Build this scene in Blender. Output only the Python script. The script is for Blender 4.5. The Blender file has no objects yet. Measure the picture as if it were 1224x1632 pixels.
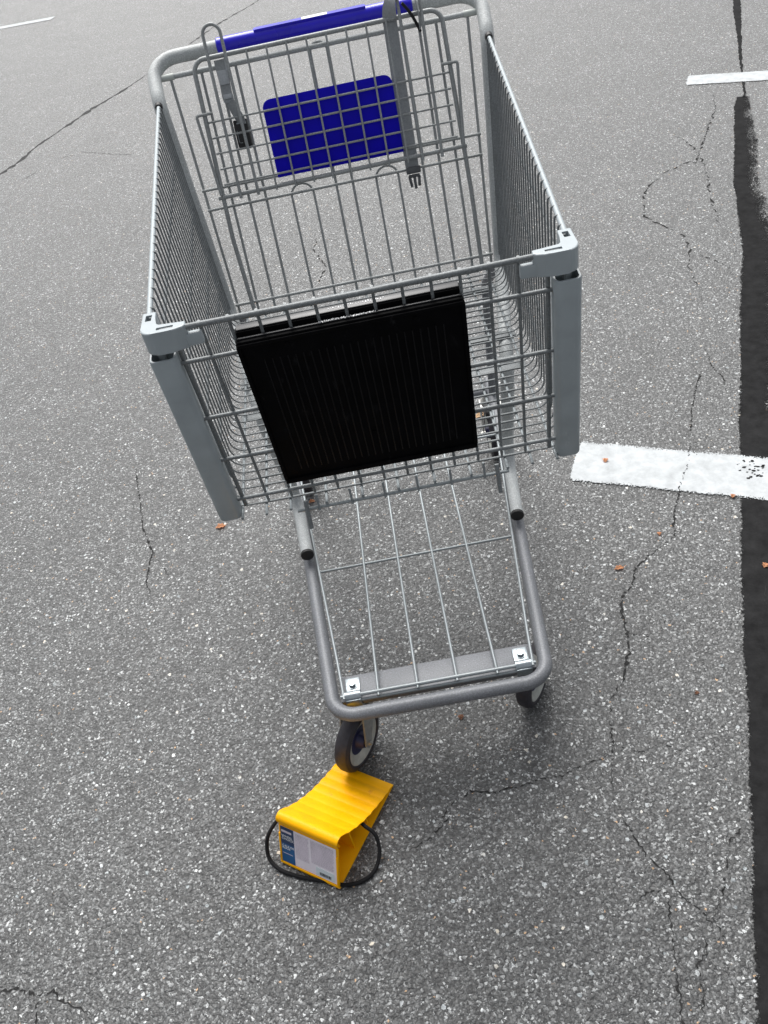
import bpy, bmesh, math, random
from mathutils import Vector, Matrix

random.seed(7)
SC = bpy.context.scene
COL = SC.collection
V = Vector

# ------------------------------------------------------------------ camera
PITCH, YAW, ROLL, FPX = math.radians(42.2486), math.radians(-3.0768), math.radians(-12.8674), 1333.77
CAM = V((0.0205, -0.8813, 1.3826))
fw = V((math.sin(YAW)*math.cos(PITCH), math.cos(YAW)*math.cos(PITCH), -math.sin(PITCH)))
rt0 = V((math.cos(YAW), -math.sin(YAW), 0)); up0 = rt0.cross(fw)
rt = rt0*math.cos(ROLL) + up0*math.sin(ROLL); up = up0*math.cos(ROLL) - rt0*math.sin(ROLL)
cd = bpy.data.cameras.new('camera'); cam = bpy.data.objects.new('camera', cd); COL.objects.link(cam)
cam.matrix_world = Matrix(((rt.x, up.x, -fw.x, CAM.x), (rt.y, up.y, -fw.y, CAM.y), (rt.z, up.z, -fw.z, CAM.z), (0, 0, 0, 1)))
cd.sensor_fit = 'HORIZONTAL'; cd.sensor_width = 36.0; cd.lens = FPX*36.0/1224.0
cd.clip_start = 0.02; cd.clip_end = 500
SC.camera = cam

# ------------------------------------------------------------------ light
SUN_EL, SUN_AZ = math.radians(57), math.radians(-4)      # azimuth from +y towards +x
w = bpy.data.worlds.new("World"); SC.world = w; w.use_nodes = True
nt = w.node_tree; nt.nodes.clear()
sky = nt.nodes.new('ShaderNodeTexSky'); sky.sky_type = 'NISHITA'; sky.sun_disc = False
sky.sun_elevation = SUN_EL; sky.sun_rotation = SUN_AZ; sky.air_density = 1.0; sky.dust_density = 4.0
hs = nt.nodes.new('ShaderNodeHueSaturation'); hs.inputs['Saturation'].default_value = 0.22
bg = nt.nodes.new('ShaderNodeBackground'); bg.inputs['Strength'].default_value = 0.10
wo = nt.nodes.new('ShaderNodeOutputWorld')
nt.links.new(sky.outputs[0], hs.inputs['Color']); nt.links.new(hs.outputs[0], bg.inputs['Color']); nt.links.new(bg.outputs[0], wo.inputs['Surface'])
sd = bpy.data.lights.new('sun', 'SUN'); sd.energy = 2.5; sd.angle = math.radians(40); sd.color = (1.0, 0.985, 0.96)
sun = bpy.data.objects.new('sun', sd); COL.objects.link(sun)
sdir = V((math.sin(SUN_AZ)*math.cos(SUN_EL), math.cos(SUN_AZ)*math.cos(SUN_EL), math.sin(SUN_EL)))
sun.rotation_euler = sdir.to_track_quat('Z', 'Y').to_euler()
SC.view_settings.view_transform = 'Standard'; SC.view_settings.look = 'None'
SC.view_settings.exposure = 0.80; SC.view_settings.gamma = 1.0

# ------------------------------------------------------------------ materials
def mat(name):
    m = bpy.data.materials.new(name); m.use_nodes = True
    n = m.node_tree; b = n.nodes['Principled BSDF']
    return m, n, b
def N(n, t, **k):
    x = n.nodes.new(t)
    for a, v in k.items(): setattr(x, a, v)
    return x
def ramp(n, stops, interp='LINEAR'):
    r = N(n, 'ShaderNodeValToRGB'); r.color_ramp.interpolation = interp
    e = r.color_ramp.elements
    while len(e) < len(stops): e.new(0.5)
    for i, (p, c) in enumerate(stops):
        e[i].position = p; e[i].color = (*c, 1) if len(c) == 3 else c
    return r
def simple(name, col, rough=.5, metal=0., var=.12, scale=60, bump=0., bscale=300, spec=.5, scuff=None, sth=.62, ss=55):
    m, n, b = mat(name)
    tc = N(n, 'ShaderNodeTexCoord')
    no = N(n, 'ShaderNodeTexNoise'); no.inputs['Scale'].default_value = scale; no.inputs['Detail'].default_value = 5
    n.links.new(tc.outputs['Object'], no.inputs['Vector'])
    lo = tuple(c*(1-var) for c in col); hi = tuple(min(1, c*(1+var)) for c in col)
    r = ramp(n, [(.3, lo), (.7, hi)]); n.links.new(no.outputs['Fac'], r.inputs[0]); n.links.new(r.outputs[0], b.inputs['Base Color'])
    if scuff:                                             # worn / dusty marks of their own
        sn = N(n, 'ShaderNodeTexNoise'); sn.inputs['Scale'].default_value = ss; sn.inputs['Detail'].default_value = 9; sn.inputs['Roughness'].default_value = .72
        mp = N(n, 'ShaderNodeMapping'); mp.inputs['Scale'].default_value = (1, 1, .35); n.links.new(tc.outputs['Object'], mp.inputs['Vector']); n.links.new(mp.outputs[0], sn.inputs['Vector'])
        sr = ramp(n, [(sth, (0, 0, 0)), (sth+.10, (1, 1, 1))]); n.links.new(sn.outputs['Fac'], sr.inputs[0])
        mxs = N(n, 'ShaderNodeMix', data_type='RGBA'); n.links.new(sr.outputs[0], mxs.inputs[0]); n.links.new(r.outputs[0], mxs.inputs[6]); mxs.inputs[7].default_value = (*scuff, 1)
        n.links.new(mxs.outputs[2], b.inputs['Base Color'])
    b.inputs['Roughness'].default_value = rough; b.inputs['Metallic'].default_value = metal
    b.inputs['Specular IOR Level'].default_value = spec
    r2 = N(n, 'ShaderNodeMapRange'); r2.inputs['To Min'].default_value = rough*.85; r2.inputs['To Max'].default_value = min(1, rough*1.15)
    n.links.new(no.outputs['Fac'], r2.inputs['Value']); n.links.new(r2.outputs[0], b.inputs['Roughness'])
    if bump:
        n2 = N(n, 'ShaderNodeTexNoise'); n2.inputs['Scale'].default_value = bscale; n2.inputs['Detail'].default_value = 3
        n.links.new(tc.outputs['Object'], n2.inputs['Vector'])
        bp = N(n, 'ShaderNodeBump'); bp.inputs['Strength'].default_value = bump; bp.inputs['Distance'].default_value = .0006
        n.links.new(n2.outputs['Fac'], bp.inputs['Height']); n.links.new(bp.outputs[0], b.inputs['Normal'])
    return m

def asphalt():
    m, n, b = mat('asphalt')
    L = n.links.new
    tc = N(n, 'ShaderNodeTexCoord')
    # warp so that stones are not clean cells
    wn = N(n, 'ShaderNodeTexNoise'); wn.inputs['Scale'].default_value = 210; wn.inputs['Detail'].default_value = 2
    L(tc.outputs['Object'], wn.inputs['Vector'])
    wa = N(n, 'ShaderNodeVectorMath', operation='SCALE'); wa.inputs['Scale'].default_value = .008
    L(wn.outputs['Color'], wa.inputs[0])
    ad = N(n, 'ShaderNodeVectorMath', operation='ADD'); L(tc.outputs['Object'], ad.inputs[0]); L(wa.outputs[0], ad.inputs[1])
    def vor(scale, feat='F1'):
        v = N(n, 'ShaderNodeTexVoronoi', feature=feat); v.inputs['Scale'].default_value = scale; v.inputs['Randomness'].default_value = 1
        L(ad.outputs[0], v.inputs['Vector']); return v
    v1, v2, v3 = vor(150), vor(330), vor(80)
    def cellval(v):
        s = N(n, 'ShaderNodeSeparateColor'); L(v.outputs['Color'], s.inputs[0]); return s
    s1, s2, s3 = cellval(v1), cellval(v2), cellval(v3)
    g = lambda x, t=0: (x*.68, x*.70, x*.70)
    r1 = ramp(n, [(0, g(.025)), (.30, g(.055)), (.60, g(.10)), (.82, g(.19)), (.94, g(.40)), (1, g(.85))]); L(s1.outputs[0], r1.inputs[0])
    r2 = ramp(n, [(0, g(.014)), (.35, g(.035)), (.68, g(.085)), (.90, g(.22)), (1, g(.60))]); L(s2.outputs[0], r2.inputs[0])
    # choose: small grains fill between the bigger stones
    d1 = N(n, 'ShaderNodeMath', operation='LESS_THAN'); L(v1.outputs['Distance'], d1.inputs[0]); d1.inputs[1].default_value = .42
    pk = N(n, 'ShaderNodeMath', operation='GREATER_THAN'); L(s1.outputs[1], pk.inputs[0]); pk.inputs[1].default_value = .35
    mu = N(n, 'ShaderNodeMath', operation='MULTIPLY'); L(d1.outputs[0], mu.inputs[0]); L(pk.outputs[0], mu.inputs[1])
    mx = N(n, 'ShaderNodeMix', data_type='RGBA'); L(mu.outputs[0], mx.inputs[0]); L(r2.outputs[0], mx.inputs[6]); L(r1.outputs[0], mx.inputs[7])
    # occasional tan / rusty stones
    tn = ramp(n, [(0, (0, 0, 0)), (.972, (0, 0, 0)), (.975, (1, 1, 1))], 'CONSTANT'); L(s1.outputs[2], tn.inputs[0])
    tm = N(n, 'ShaderNodeMath', operation='MULTIPLY'); L(tn.outputs[0], tm.inputs[0]); L(mu.outputs[0], tm.inputs[1])
    m2 = N(n, 'ShaderNodeMix', data_type='RGBA'); L(tm.outputs[0], m2.inputs[0]); L(mx.outputs[2], m2.inputs[6]); m2.inputs[7].default_value = (.42, .27, .15, 1)
    # occasional large pale stones
    lg = ramp(n, [(0, (0, 0, 0)), (.925, (0, 0, 0)), (.93, (1, 1, 1))], 'CONSTANT'); L(s3.outputs[0], lg.inputs[0])
    ld = N(n, 'ShaderNodeMath', operation='LESS_THAN'); L(v3.outputs['Distance'], ld.inputs[0]); ld.inputs[1].default_value = .27
    lm = N(n, 'ShaderNodeMath', operation='MULTIPLY'); L(lg.outputs[0], lm.inputs[0]); L(ld.outputs[0], lm.inputs[1])
    lc = ramp(n, [(0, (.16, .18, .19)), (.35, (.30, .33, .34)), (.65, (.42, .44, .45)), (.8, (.56, .56, .54)), (1, (.60, .54, .44))]); L(s3.outputs[1], lc.inputs[0])
    m3 = N(n, 'ShaderNodeMix', data_type='RGBA'); L(lm.outputs[0], m3.inputs[0]); L(m2.outputs[2], m3.inputs[6]); L(lc.outputs[0], m3.inputs[7])
    # broad soft wear variation
    bn = N(n, 'ShaderNodeTexNoise'); bn.inputs['Scale'].default_value = 3.5; bn.inputs['Detail'].default_value = 6; bn.inputs['Roughness'].default_value = .6
    L(tc.outputs['Object'], bn.inputs['Vector'])
    br = ramp(n, [(.3, (.84, .84, .84)), (.7, (1.15, 1.15, 1.15))]); L(bn.outputs['Fac'], br.inputs[0])
    m4 = N(n, 'ShaderNodeMix', data_type='RGBA', blend_type='MULTIPLY'); m4.inputs[0].default_value = 1
    L(m3.outputs[2], m4.inputs[6]); L(br.outputs[0], m4.inputs[7])
    gn = N(n, 'ShaderNodeTexNoise'); gn.inputs['Scale'].default_value = 60; gn.inputs['Detail'].default_value = 4; gn.inputs['Roughness'].default_value = .7
    L(tc.outputs['Object'], gn.inputs['Vector'])
    gr = ramp(n, [(.34, (.66, .66, .66)), (.66, (1.36, 1.36, 1.36))]); L(gn.outputs['Fac'], gr.inputs[0])
    m5 = N(n, 'ShaderNodeMix', data_type='RGBA', blend_type='MULTIPLY'); m5.inputs[0].default_value = 1
    L(m4.outputs[2], m5.inputs[6]); L(gr.outputs[0], m5.inputs[7])
    L(m5.outputs[2], b.inputs['Base Color'])
    rr_ = N(n, 'ShaderNodeMapRange'); rr_.inputs['From Min'].default_value = .3; rr_.inputs['From Max'].default_value = .7; rr_.inputs['To Min'].default_value = .40; rr_.inputs['To Max'].default_value = .66
    L(gn.outputs['Fac'], rr_.inputs['Value']); L(rr_.outputs[0], b.inputs['Roughness']); b.inputs['Specular IOR Level'].default_value = 1.0
    # relief
    h1 = N(n, 'ShaderNodeMath', operation='MULTIPLY'); L(v1.outputs['Distance'], h1.inputs[0]); h1.inputs[1].default_value = -1
    h2 = N(n, 'ShaderNodeMath', operation='MULTIPLY_ADD'); L(v2.outputs['Distance'], h2.inputs[0]); h2.inputs[1].default_value = -.5; L(h1.outputs[0], h2.inputs[2])
    h3 = N(n, 'ShaderNodeMath', operation='MULTIPLY_ADD'); L(s1.outputs[1], h3.inputs[0]); h3.inputs[1].default_value = .7; L(h2.outputs[0], h3.inputs[2])
    bp = N(n, 'ShaderNodeBump'); bp.inputs['Strength'].default_value = 1.0; bp.inputs['Distance'].default_value = .0026
    L(h3.outputs[0], bp.inputs['Height']); L(bp.outputs[0], b.inputs['Normal'])
    return m

def worn_sheet(name, col, rough, wear, solid_from=None, scale=260, var=.15, endfade=0, spec=.5):
    """flat coating; UV u runs across it (0..1); coverage breaks up where the noise exceeds the local threshold"""
    m, n, b = mat(name); L = n.links.new
    tc = N(n, 'ShaderNodeTexCoord'); uv = N(n, 'ShaderNodeSeparateXYZ'); L(tc.outputs['UV'], uv.inputs[0])
    no = N(n, 'ShaderNodeTexNoise'); no.inputs['Scale'].default_value = scale; no.inputs['Detail'].default_value = 3; no.inputs['Roughness'].default_value = .6
    L(tc.outputs['Object'], no.inputs['Vector'])
    big = N(n, 'ShaderNodeTexNoise'); big.inputs['Scale'].default_value = 9; big.inputs['Detail'].default_value = 4; L(tc.outputs['Object'], big.inputs['Vector'])
    prof = ramp(n, wear); L(uv.outputs[0], prof.inputs[0])          # coverage across: 1 = solid, 0 = gone
    a1 = N(n, 'ShaderNodeMath', operation='MULTIPLY_ADD'); L(big.outputs['Fac'], a1.inputs[0]); a1.inputs[1].default_value = .35; L(prof.outputs[0], a1.inputs[2])
    a2 = N(n, 'ShaderNodeMath', operation='ADD'); L(a1.outputs[0], a2.inputs[0]); L(no.outputs['Fac'], a2.inputs[1])
    if endfade:
        es = N(n, 'ShaderNodeMapRange'); es.inputs['From Max'].default_value = endfade; es.inputs['To Min'].default_value = -.6; es.inputs['To Max'].default_value = 0; L(uv.outputs[1], es.inputs['Value'])
        a3 = N(n, 'ShaderNodeMath', operation='ADD'); L(a2.outputs[0], a3.inputs[0]); L(es.outputs[0], a3.inputs[1]); a2 = a3
    al = N(n, 'ShaderNodeMath', operation='GREATER_THAN'); L(a2.outputs[0], al.inputs[0]); al.inputs[1].default_value = 1.0
    L(al.outputs[0], b.inputs['Alpha'])
    n3 = N(n, 'ShaderNodeTexNoise'); n3.inputs['Scale'].default_value = 25; n3.inputs['Detail'].default_value = 8; n3.inputs['Roughness'].default_value = .7
    L(tc.outputs['Object'], n3.inputs['Vector'])
    r = ramp(n, [(.3, tuple(c*(1-var) for c in col)), (.68, tuple(min(1, c*(1+var*.6)) for c in col))]); L(n3.outputs['Fac'], r.inputs[0]); L(r.outputs[0], b.inputs['Base Color'])
    b.inputs['Roughness'].default_value = rough; b.inputs['Specular IOR Level'].default_value = spec
    bp = N(n, 'ShaderNodeBump'); bp.inputs['Strength'].default_value = .5; bp.inputs['Distance'].default_value = .0012
    L(no.outputs['Fac'], bp.inputs['Height']); L(bp.outputs[0], b.inputs['Normal'])
    return m

def hammered(name, col, metal, rough):
    m, n, b = mat(name); L = n.links.new
    tc = N(n, 'ShaderNodeTexCoord')
    v = N(n, 'ShaderNodeTexNoise'); v.inputs['Scale'].default_value = 420; v.inputs['Detail'].default_value = 2; L(tc.outputs['Object'], v.inputs['Vector'])
    bgn = N(n, 'ShaderNodeTexNoise'); bgn.inputs['Scale'].default_value = 14; bgn.inputs['Detail'].default_value = 5; L(tc.outputs['Object'], bgn.inputs['Vector'])
    r = ramp(n, [(.35, tuple(c*.8 for c in col)), (.62, tuple(c*1.1 for c in col)), (.74, tuple(min(1, c*1.45) for c in col))]); L(v.outputs['Fac'], r.inputs[0])
    r2 = ramp(n, [(.3, (.88, .88, .88)), (.7, (1.08, 1.08, 1.08))]); L(bgn.outputs['Fac'], r2.inputs[0])
    mx = N(n, 'ShaderNodeMix', data_type='RGBA', blend_type='MULTIPLY'); mx.inputs[0].default_value = 1
    L(r.outputs[0], mx.inputs[6]); L(r2.outputs[0], mx.inputs[7]); L(mx.outputs[2], b.inputs['Base Color'])
    b.inputs['Metallic'].default_value = metal; b.inputs['Roughness'].default_value = rough
    bp = N(n, 'ShaderNodeBump'); bp.inputs['Strength'].default_value = .25; bp.inputs['Distance'].default_value = .0004
    L(v.outputs['Fac'], bp.inputs['Height']); L(bp.outputs[0], b.inputs['Normal'])
    return m

M = {}
M['asphalt'] = asphalt()
M['frame'] = hammered('shaded_powder_coat', (.175, .182, .195), .15, .50)  # hammered grey, darkened to carry the shade over the tray
M['handle'] = hammered('lit_handle_coat', (.40, .42, .42), .0, .58)  # smoother, paler finish; the stronger light on the handle is also in its colour
M['gate'] = hammered('lit_gate_coat', (.30, .315, .315), .1, .52)  # lighter copy of the wire coat, brighter light at the rear put in the grey
M['wire'] = hammered('grey_wire_coat', (.160, .173, .178), .1, .50)
M['sleeve'] = simple('nylon_sleeve', (.50, .53, .50), .45, 0, .06, 80)
M['zinc'] = simple('zinc_wire', (.24, .265, .275), .42, .3, .10, 200)
M['rail'] = simple('sky_lit_rail', (.32, .355, .37), .55, .1, .08, 200)  # sky reflection on the rail put into its pale base colour
M['plastic'] = simple('grey_plastic', (.31, .348, .366), .40, 0, .09, 25, .25, 500, scuff=(.42, .46, .48), sth=.63)
M['blue'] = simple('blue_plastic', (.010, .004, .46), .28, 0, .10, 20, spec=.45)
M['blue_matt'] = simple('blue_sheet', (.006, .002, .48), .5, 0, .12, 20, spec=.12)
M['white'] = simple('white_sticker', (.78, .79, .80), .5, 0, .05, 40)
M['black'] = simple('black_plastic', (.0030, .0030, .0035), .55, 0, .3, 40, .1, 600, .03, scuff=(.016, .016, .017), sth=.60, ss=70)
M['panel_edge_lit'] = simple('lit_edge_plastic', (.011, .012, .014), .4, 0, .2, 60)  # lighter black for the top edges, where light from above is painted on
M['panel_rib'] = simple('panel_rib_plastic', (.0052, .0052, .006), .45, 0, .2, 60, spec=.14)
M['cap'] = simple('black_rubber', (.008, .008, .009), .6, 0, .3, 60)
M['chrome'] = simple('bright_zinc', (.34, .38, .40), .34, .8, .12, 180, .3, 400)
M['steel'] = simple('dull_steel', (.42, .42, .40), .38, .8, .15, 90, .2, 300)
M['brass'] = simple('yellow_zinc', (.62, .40, .10), .35, .7, .15, 90)
M['tyre'] = simple('tyre_rubber', (.022, .020, .026), .55, 0, .3, 120, .3, 400)
M['rim'] = simple('pale_grey_rim', (.40, .41, .38), .5, 0, .15, 80)
M['hub'] = simple('navy_hub', (.012, .014, .06), .45, 0, .2, 80)
M['webbing'] = simple('pale_webbing', (.42, .44, .46), .75, 0, .12, 300, .6, 900)
M['strap'] = simple('grey_webbing', (.30, .315, .325), .75, 0, .15, 300, .6, 900)
M['buckle'] = simple('grey_buckle', (.07, .075, .08), .4, 0, .15, 100)
M['yellow'] = simple('yellow_plastic', (.88, .42, .0005), .45, 0, .06, 30, .15, 600, .15, scuff=(.70, .30, .02), sth=.60)
M['rope'] = simple('black_cord', (.010, .010, .011), .8, 0, .4, 500, .8, 700, .2)
M['label_white'] = simple('label_paper', (.80, .74, .79), .5, 0, .03, 60)
M['label_blue'] = simple('label_blue', (.012, .10, .26), .45, 0, .15, 30)
M['label_navy'] = simple('label_navy', (.012, .035, .10), .45, 0, .1, 30)
M['ink'] = simple('grey_ink', (.56, .50, .56), .6, 0, .15, 60)
M['ink_dark'] = simple('dark_ink', (.03, .03, .035), .6, 0, .1, 60)
M['faded_tar'] = simple('faded_sealer', (.05, .05, .05), .9, 0, .4, 60, 0, 300, .1)
M['crack'] = simple('crack_dark', (.024, .024, .024), .9, 0, .4, 200, 0, 300, .1)  # flat dark tone for cracks and paint chips
M['leaf_a'] = simple('rust_leaf', (.62, .30, .15), .7, 0, .30, 150)
M['leaf_b'] = simple('tan_leaf', (.66, .46, .27), .7, 0, .25, 150)
M['leaf_c'] = simple('brown_leaf', (.22, .10, .055), .7, 0, .35, 150)
W1, K0 = (1, 1, 1), (0, 0, 0)
M['paint'] = worn_sheet('white_road_paint', (.43, .45, .46), .7,
    [(0, (.05,)*3), (.02, (.26,)*3), (.06, (.42,)*3), (.14, (.66,)*3), (.86, (.66,)*3), (.94, (.42,)*3), (.98, (.26,)*3), (1, (.05,)*3)], scale=260, var=.24, endfade=.012, spec=.2)
M['tar'] = worn_sheet('tar_sealer', (.017, .017, .0175), .9,
    [(0, (.10,)*3), (.05, (.36,)*3), (.12, (.6,)*3), (.40, (.66,)*3), (.55, (.40,)*3), (.9, (.30,)*3), (1, (.05,)*3)], scale=280, var=.5, spec=.06)
M['tar2'] = worn_sheet('tar_sealer_thick', (.019, .019, .0195), .9,
    [(0, (.10,)*3), (.03, (.34,)*3), (.07, (.52,)*3), (.14, (.74,)*3), (.9, (.7,)*3), (1, (.2,)*3)], scale=260, var=.5, spec=.06)

# ------------------------------------------------------------------ helpers
def link(name, bm, m, parent=None, smooth=True, ang=35):
    me = bpy.data.meshes.new(name); bm.normal_update()
    if smooth:
        for f in bm.faces: f.smooth = True
        for e in bm.edges:
            if len(e.link_faces) == 2 and e.calc_face_angle(0) > math.radians(ang): e.smooth = False
    bm.to_mesh(me); bm.free()
    o = bpy.data.objects.new(name, me); COL.objects.link(o)
    for x in (m if isinstance(m, (list, tuple)) else [m]): me.materials.append(x)
    if parent is not None: o.parent = parent
    return o
def tag(o, label=None, cat=None, group=None, kind=None):
    if label: o['label'] = label
    if cat: o['category'] = cat
    if group: o['group'] = group
    if kind: o['kind'] = kind
    return o
def empty(name, loc):
    o = bpy.data.objects.new(name, None); COL.objects.link(o); o.location = loc; o.empty_display_size = .05
    return o
def local(parent, o):
    """keep world coordinates that the mesh was built in"""
    o.location = -parent.location if parent.parent is None else V((0, 0, 0))
    return o
def rounded(pts, rads, n=7):
    pts = [V(p) for p in pts]; out = [pts[0]]
    if not isinstance(rads, (list, tuple)): rads = [rads]*(len(pts)-2)
    for i in range(1, len(pts)-1):
        a, p, b = pts[i-1], pts[i], pts[i+1]; r = rads[i-1]
        da, db = (a-p), (b-p)
        if r <= 0: out.append(p); continue
        la, lb = da.length, db.length; da.normalize(); db.normalize()
        half = da.angle(db)/2; t = min(r/math.tan(half), la*.49, lb*.49); r = t*math.tan(half)
        c = p + (da+db).normalized()*(r/math.sin(half))
        s, e = p+da*t, p+db*t; vs, ve = s-c, e-c; th = vs.angle(ve)
        for k in range(n+1):
            f = k/n; out.append(c + (vs*math.sin((1-f)*th)+ve*math.sin(f*th))/math.sin(th))
    out.append(pts[-1]); return out
def smooth_path(pts, n=6):
    pts = [V(p) for p in pts]; out = []
    for i in range(len(pts)-1):
        p0 = pts[max(i-1, 0)]; p1 = pts[i]; p2 = pts[i+1]; p3 = pts[min(i+2, len(pts)-1)]
        for k in range(n):
            t = k/n
            out.append(.5*((2*p1)+(p2-p0)*t+(2*p0-5*p1+4*p2-p3)*t*t+(3*p1-p0-3*p2+p3)*t**3))
    out.append(pts[-1]); return out
def tube(bm, pts, r, seg=12, cap=True, closed=False):
    pts = [V(p) for p in pts]; n = len(pts); T = []
    for i in range(n):
        if closed: t = pts[(i+1) % n]-pts[i-1]
        else: t = pts[min(i+1, n-1)]-pts[max(i-1, 0)]
        T.append(t.normalized())
    ref = V((0, 0, 1)) if abs(T[0].z) < .9 else V((1, 0, 0))
    u = T[0].cross(ref).normalized(); rings = []
    for i in range(n):
        if i: u = (u - T[i]*u.dot(T[i])).normalized()
        v = T[i].cross(u)
        rr = r[i] if isinstance(r, (list, tuple)) else r
        rings.append([bm.verts.new(pts[i]+(u*math.cos(a)+v*math.sin(a))*rr) for a in [2*math.pi*k/seg for k in range(seg)]])
    m = n if closed else n-1
    for i in range(m):
        A, B = rings[i], rings[(i+1) % n]
        for k in range(seg):
            bm.faces.new((A[k], A[(k+1) % seg], B[(k+1) % seg], B[k]))
    if cap and not closed:
        bm.faces.new(list(reversed(rings[0]))); bm.faces.new(rings[-1])
def box(bm, c, size, R=None, bev=0):
    c = V(c); R = R or Matrix.Identity(3); vs = []
    for x in (-.5, .5):
        for y in (-.5, .5):
            for z in (-.5, .5): vs.append(bm.verts.new(c + R @ V((x*size[0], y*size[1], z*size[2]))))
    F = [(0, 1, 3, 2), (4, 6, 7, 5), (0, 4, 5, 1), (2, 3, 7, 6), (0, 2, 6, 4), (1, 5, 7, 3)]
    fs = [bm.faces.new([vs[i] for i in f]) for f in F]
    if bev:
        es = list({e for f in fs for e in f.edges})
        bmesh.ops.bevel(bm, geom=es, offset=bev, segments=2, affect='EDGES', profile=.5)
def prism(bm, poly, R, o, d0, d1, bev=0):
    """poly in 2D (a,b); R maps (a,b,c) to world; extruded c from d0 to d1"""
    A = [bm.verts.new(o + R @ V((p[0], p[1], d0))) for p in poly]; B = [bm.verts.new(o + R @ V((p[0], p[1], d1))) for p in poly]
    n = len(poly); f0 = bm.faces.new(list(reversed(A))); f1 = bm.faces.new(B)
    for i in range(n): bm.faces.new((A[i], A[(i+1) % n], B[(i+1) % n], B[i]))
    if bev: bmesh.ops.bevel(bm, geom=list(f0.edges)+list(f1.edges), offset=bev, segments=3, affect='EDGES', profile=.5)
    bmesh.ops.recalc_face_normals(bm, faces=bm.faces[:])
    if bm.calc_volume(signed=True) < 0: bmesh.ops.reverse_faces(bm, faces=bm.faces[:])
def rrect(w, h, r, n=5, corners=(1, 1, 1, 1)):
    out = []
    for i, (sx, sy, a0) in enumerate([(1, 1, 0), (-1, 1, 90), (-1, -1, 180), (1, -1, 270)]):
        if not corners[i]: out.append((sx*w/2, sy*h/2)); continue
        cx, cy = sx*(w/2-r), sy*(h/2-r)
        for k in range(n+1):
            a = math.radians(a0+90*k/n); out.append((cx+r*math.cos(a), cy+r*math.sin(a)))
    return out
def lathe(bm, prof, R, o, seg=40, closed=True):
    """prof: (axial, radius); axis = R's z"""
    rings = []
    for k in range(seg):
        a = 2*math.pi*k/seg
        rings.append([bm.verts.new(o + R @ V((r*math.cos(a), r*math.sin(a), z))) for z, r in prof])
    n = len(prof)
    for k in range(seg):
        A, B = rings[k], rings[(k+1) % seg]
        for i in range(n if closed else n-1):
            j = (i+1) % n
            bm.faces.new((A[i], B[i], B[j], A[j]))
    bmesh.ops.recalc_face_normals(bm, faces=bm.faces[:])
def ribbon(bm, pts, wv, w, th=.0016):
    """pts path, wv width vectors"""
    pts = [V(p) for p in pts]; n = len(pts); rows = []
    for i in range(n):
        t = (pts[min(i+1, n-1)]-pts[max(i-1, 0)]).normalized()
        x = V(wv[i]); x = (x-t*x.dot(t)).normalized(); nn = t.cross(x)
        rows.append([bm.verts.new(pts[i]+x*(w/2)*a+nn*(th/2)*b) for a, b in ((-1, -1), (1, -1), (1, 1), (-1, 1))])
    for i in range(n-1):
        for k in range(4): bm.faces.new((rows[i][k], rows[i][(k+1) % 4], rows[i+1][(k+1) % 4], rows[i+1][k]))
    bm.faces.new(list(reversed(rows[0]))); bm.faces.new(rows[-1])
def cut(o, cutters):
    """boolean difference, applied; the cutters are removed"""
    for (c, s, R) in cutters:
        bm = bmesh.new(); box(bm, c, s, R); bmesh.ops.recalc_face_normals(bm, faces=bm.faces[:])
        me = bpy.data.meshes.new('c'); bm.to_mesh(me); bm.free(); k = bpy.data.objects.new('c', me); COL.objects.link(k)
        md = o.modifiers.new('b', 'BOOLEAN'); md.object = k; md.operation = 'DIFFERENCE'; md.solver = 'EXACT'
        bpy.context.view_layer.update()
        ev = o.evaluated_get(bpy.context.evaluated_depsgraph_get()); nm = bpy.data.meshes.new_from_object(ev)
        if max(v.co.z for v in nm.vertices) > max(v.co.z for v in o.data.vertices) + 1e-4:      # keep the plain cap if the cut fails
            print('CUT FAILED'); o.modifiers.clear(); bpy.data.objects.remove(k); continue
        o.modifiers.clear(); old = o.data; o.data = nm; bpy.data.meshes.remove(old)
        bpy.data.objects.remove(k)
    return o

# ------------------------------------------------------------------ ground
bm = bmesh.new(); S = 150
bm.faces.new([bm.verts.new(p) for p in ((-S, -S, 0), (S, -S, 0), (S, S, 0), (-S, S, 0))])
tag(link('ground', bm, M['asphalt'], smooth=False), kind='structure')

def strip(name, L, R, z, m, jit=.0, sub=10):
    """sheet between two edge polylines, u=0 on the left edge, u=1 on the right"""
    bm = bmesh.new(); uvl = bm.loops.layers.uv.new('UVMap'); rows = []
    n = len(L)
    for i in range(n-1):
        for k in range(sub if i < n-2 else sub+1):
            t = k/sub; a = V(L[i]).lerp(V(L[i+1]), t); b = V(R[i]).lerp(V(R[i+1]), t)
            d = (b-a).normalized() if (b-a).length else V((1, 0))
            a = a + d*random.uniform(-jit, jit); b = b + d*random.uniform(-jit, jit)
            rows.append((bm.verts.new((a.x, a.y, z)), bm.verts.new((b.x, b.y, z))))
    dist = [0.0]
    for i in range(len(rows)-1): dist.append(dist[-1]+(rows[i+1][0].co-rows[i][0].co).length)
    for i in range(len(rows)-1):
        a, b = rows[i], rows[i+1]; f = bm.faces.new((a[0], a[1], b[1], b[0]))
        for l, u, v in zip(f.loops, (0, 1, 1, 0), (i, i, i+1, i+1)): l[uvl].uv = (u, dist[v])
    if bm.faces and sum(f.calc_area() for f in bm.faces) and rows:
        bm.normal_update()
        for f in bm.faces:
            if f.normal.z < 0: f.normal_flip()
    return tag(link(name, bm, m, smooth=False), kind='structure')

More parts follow.
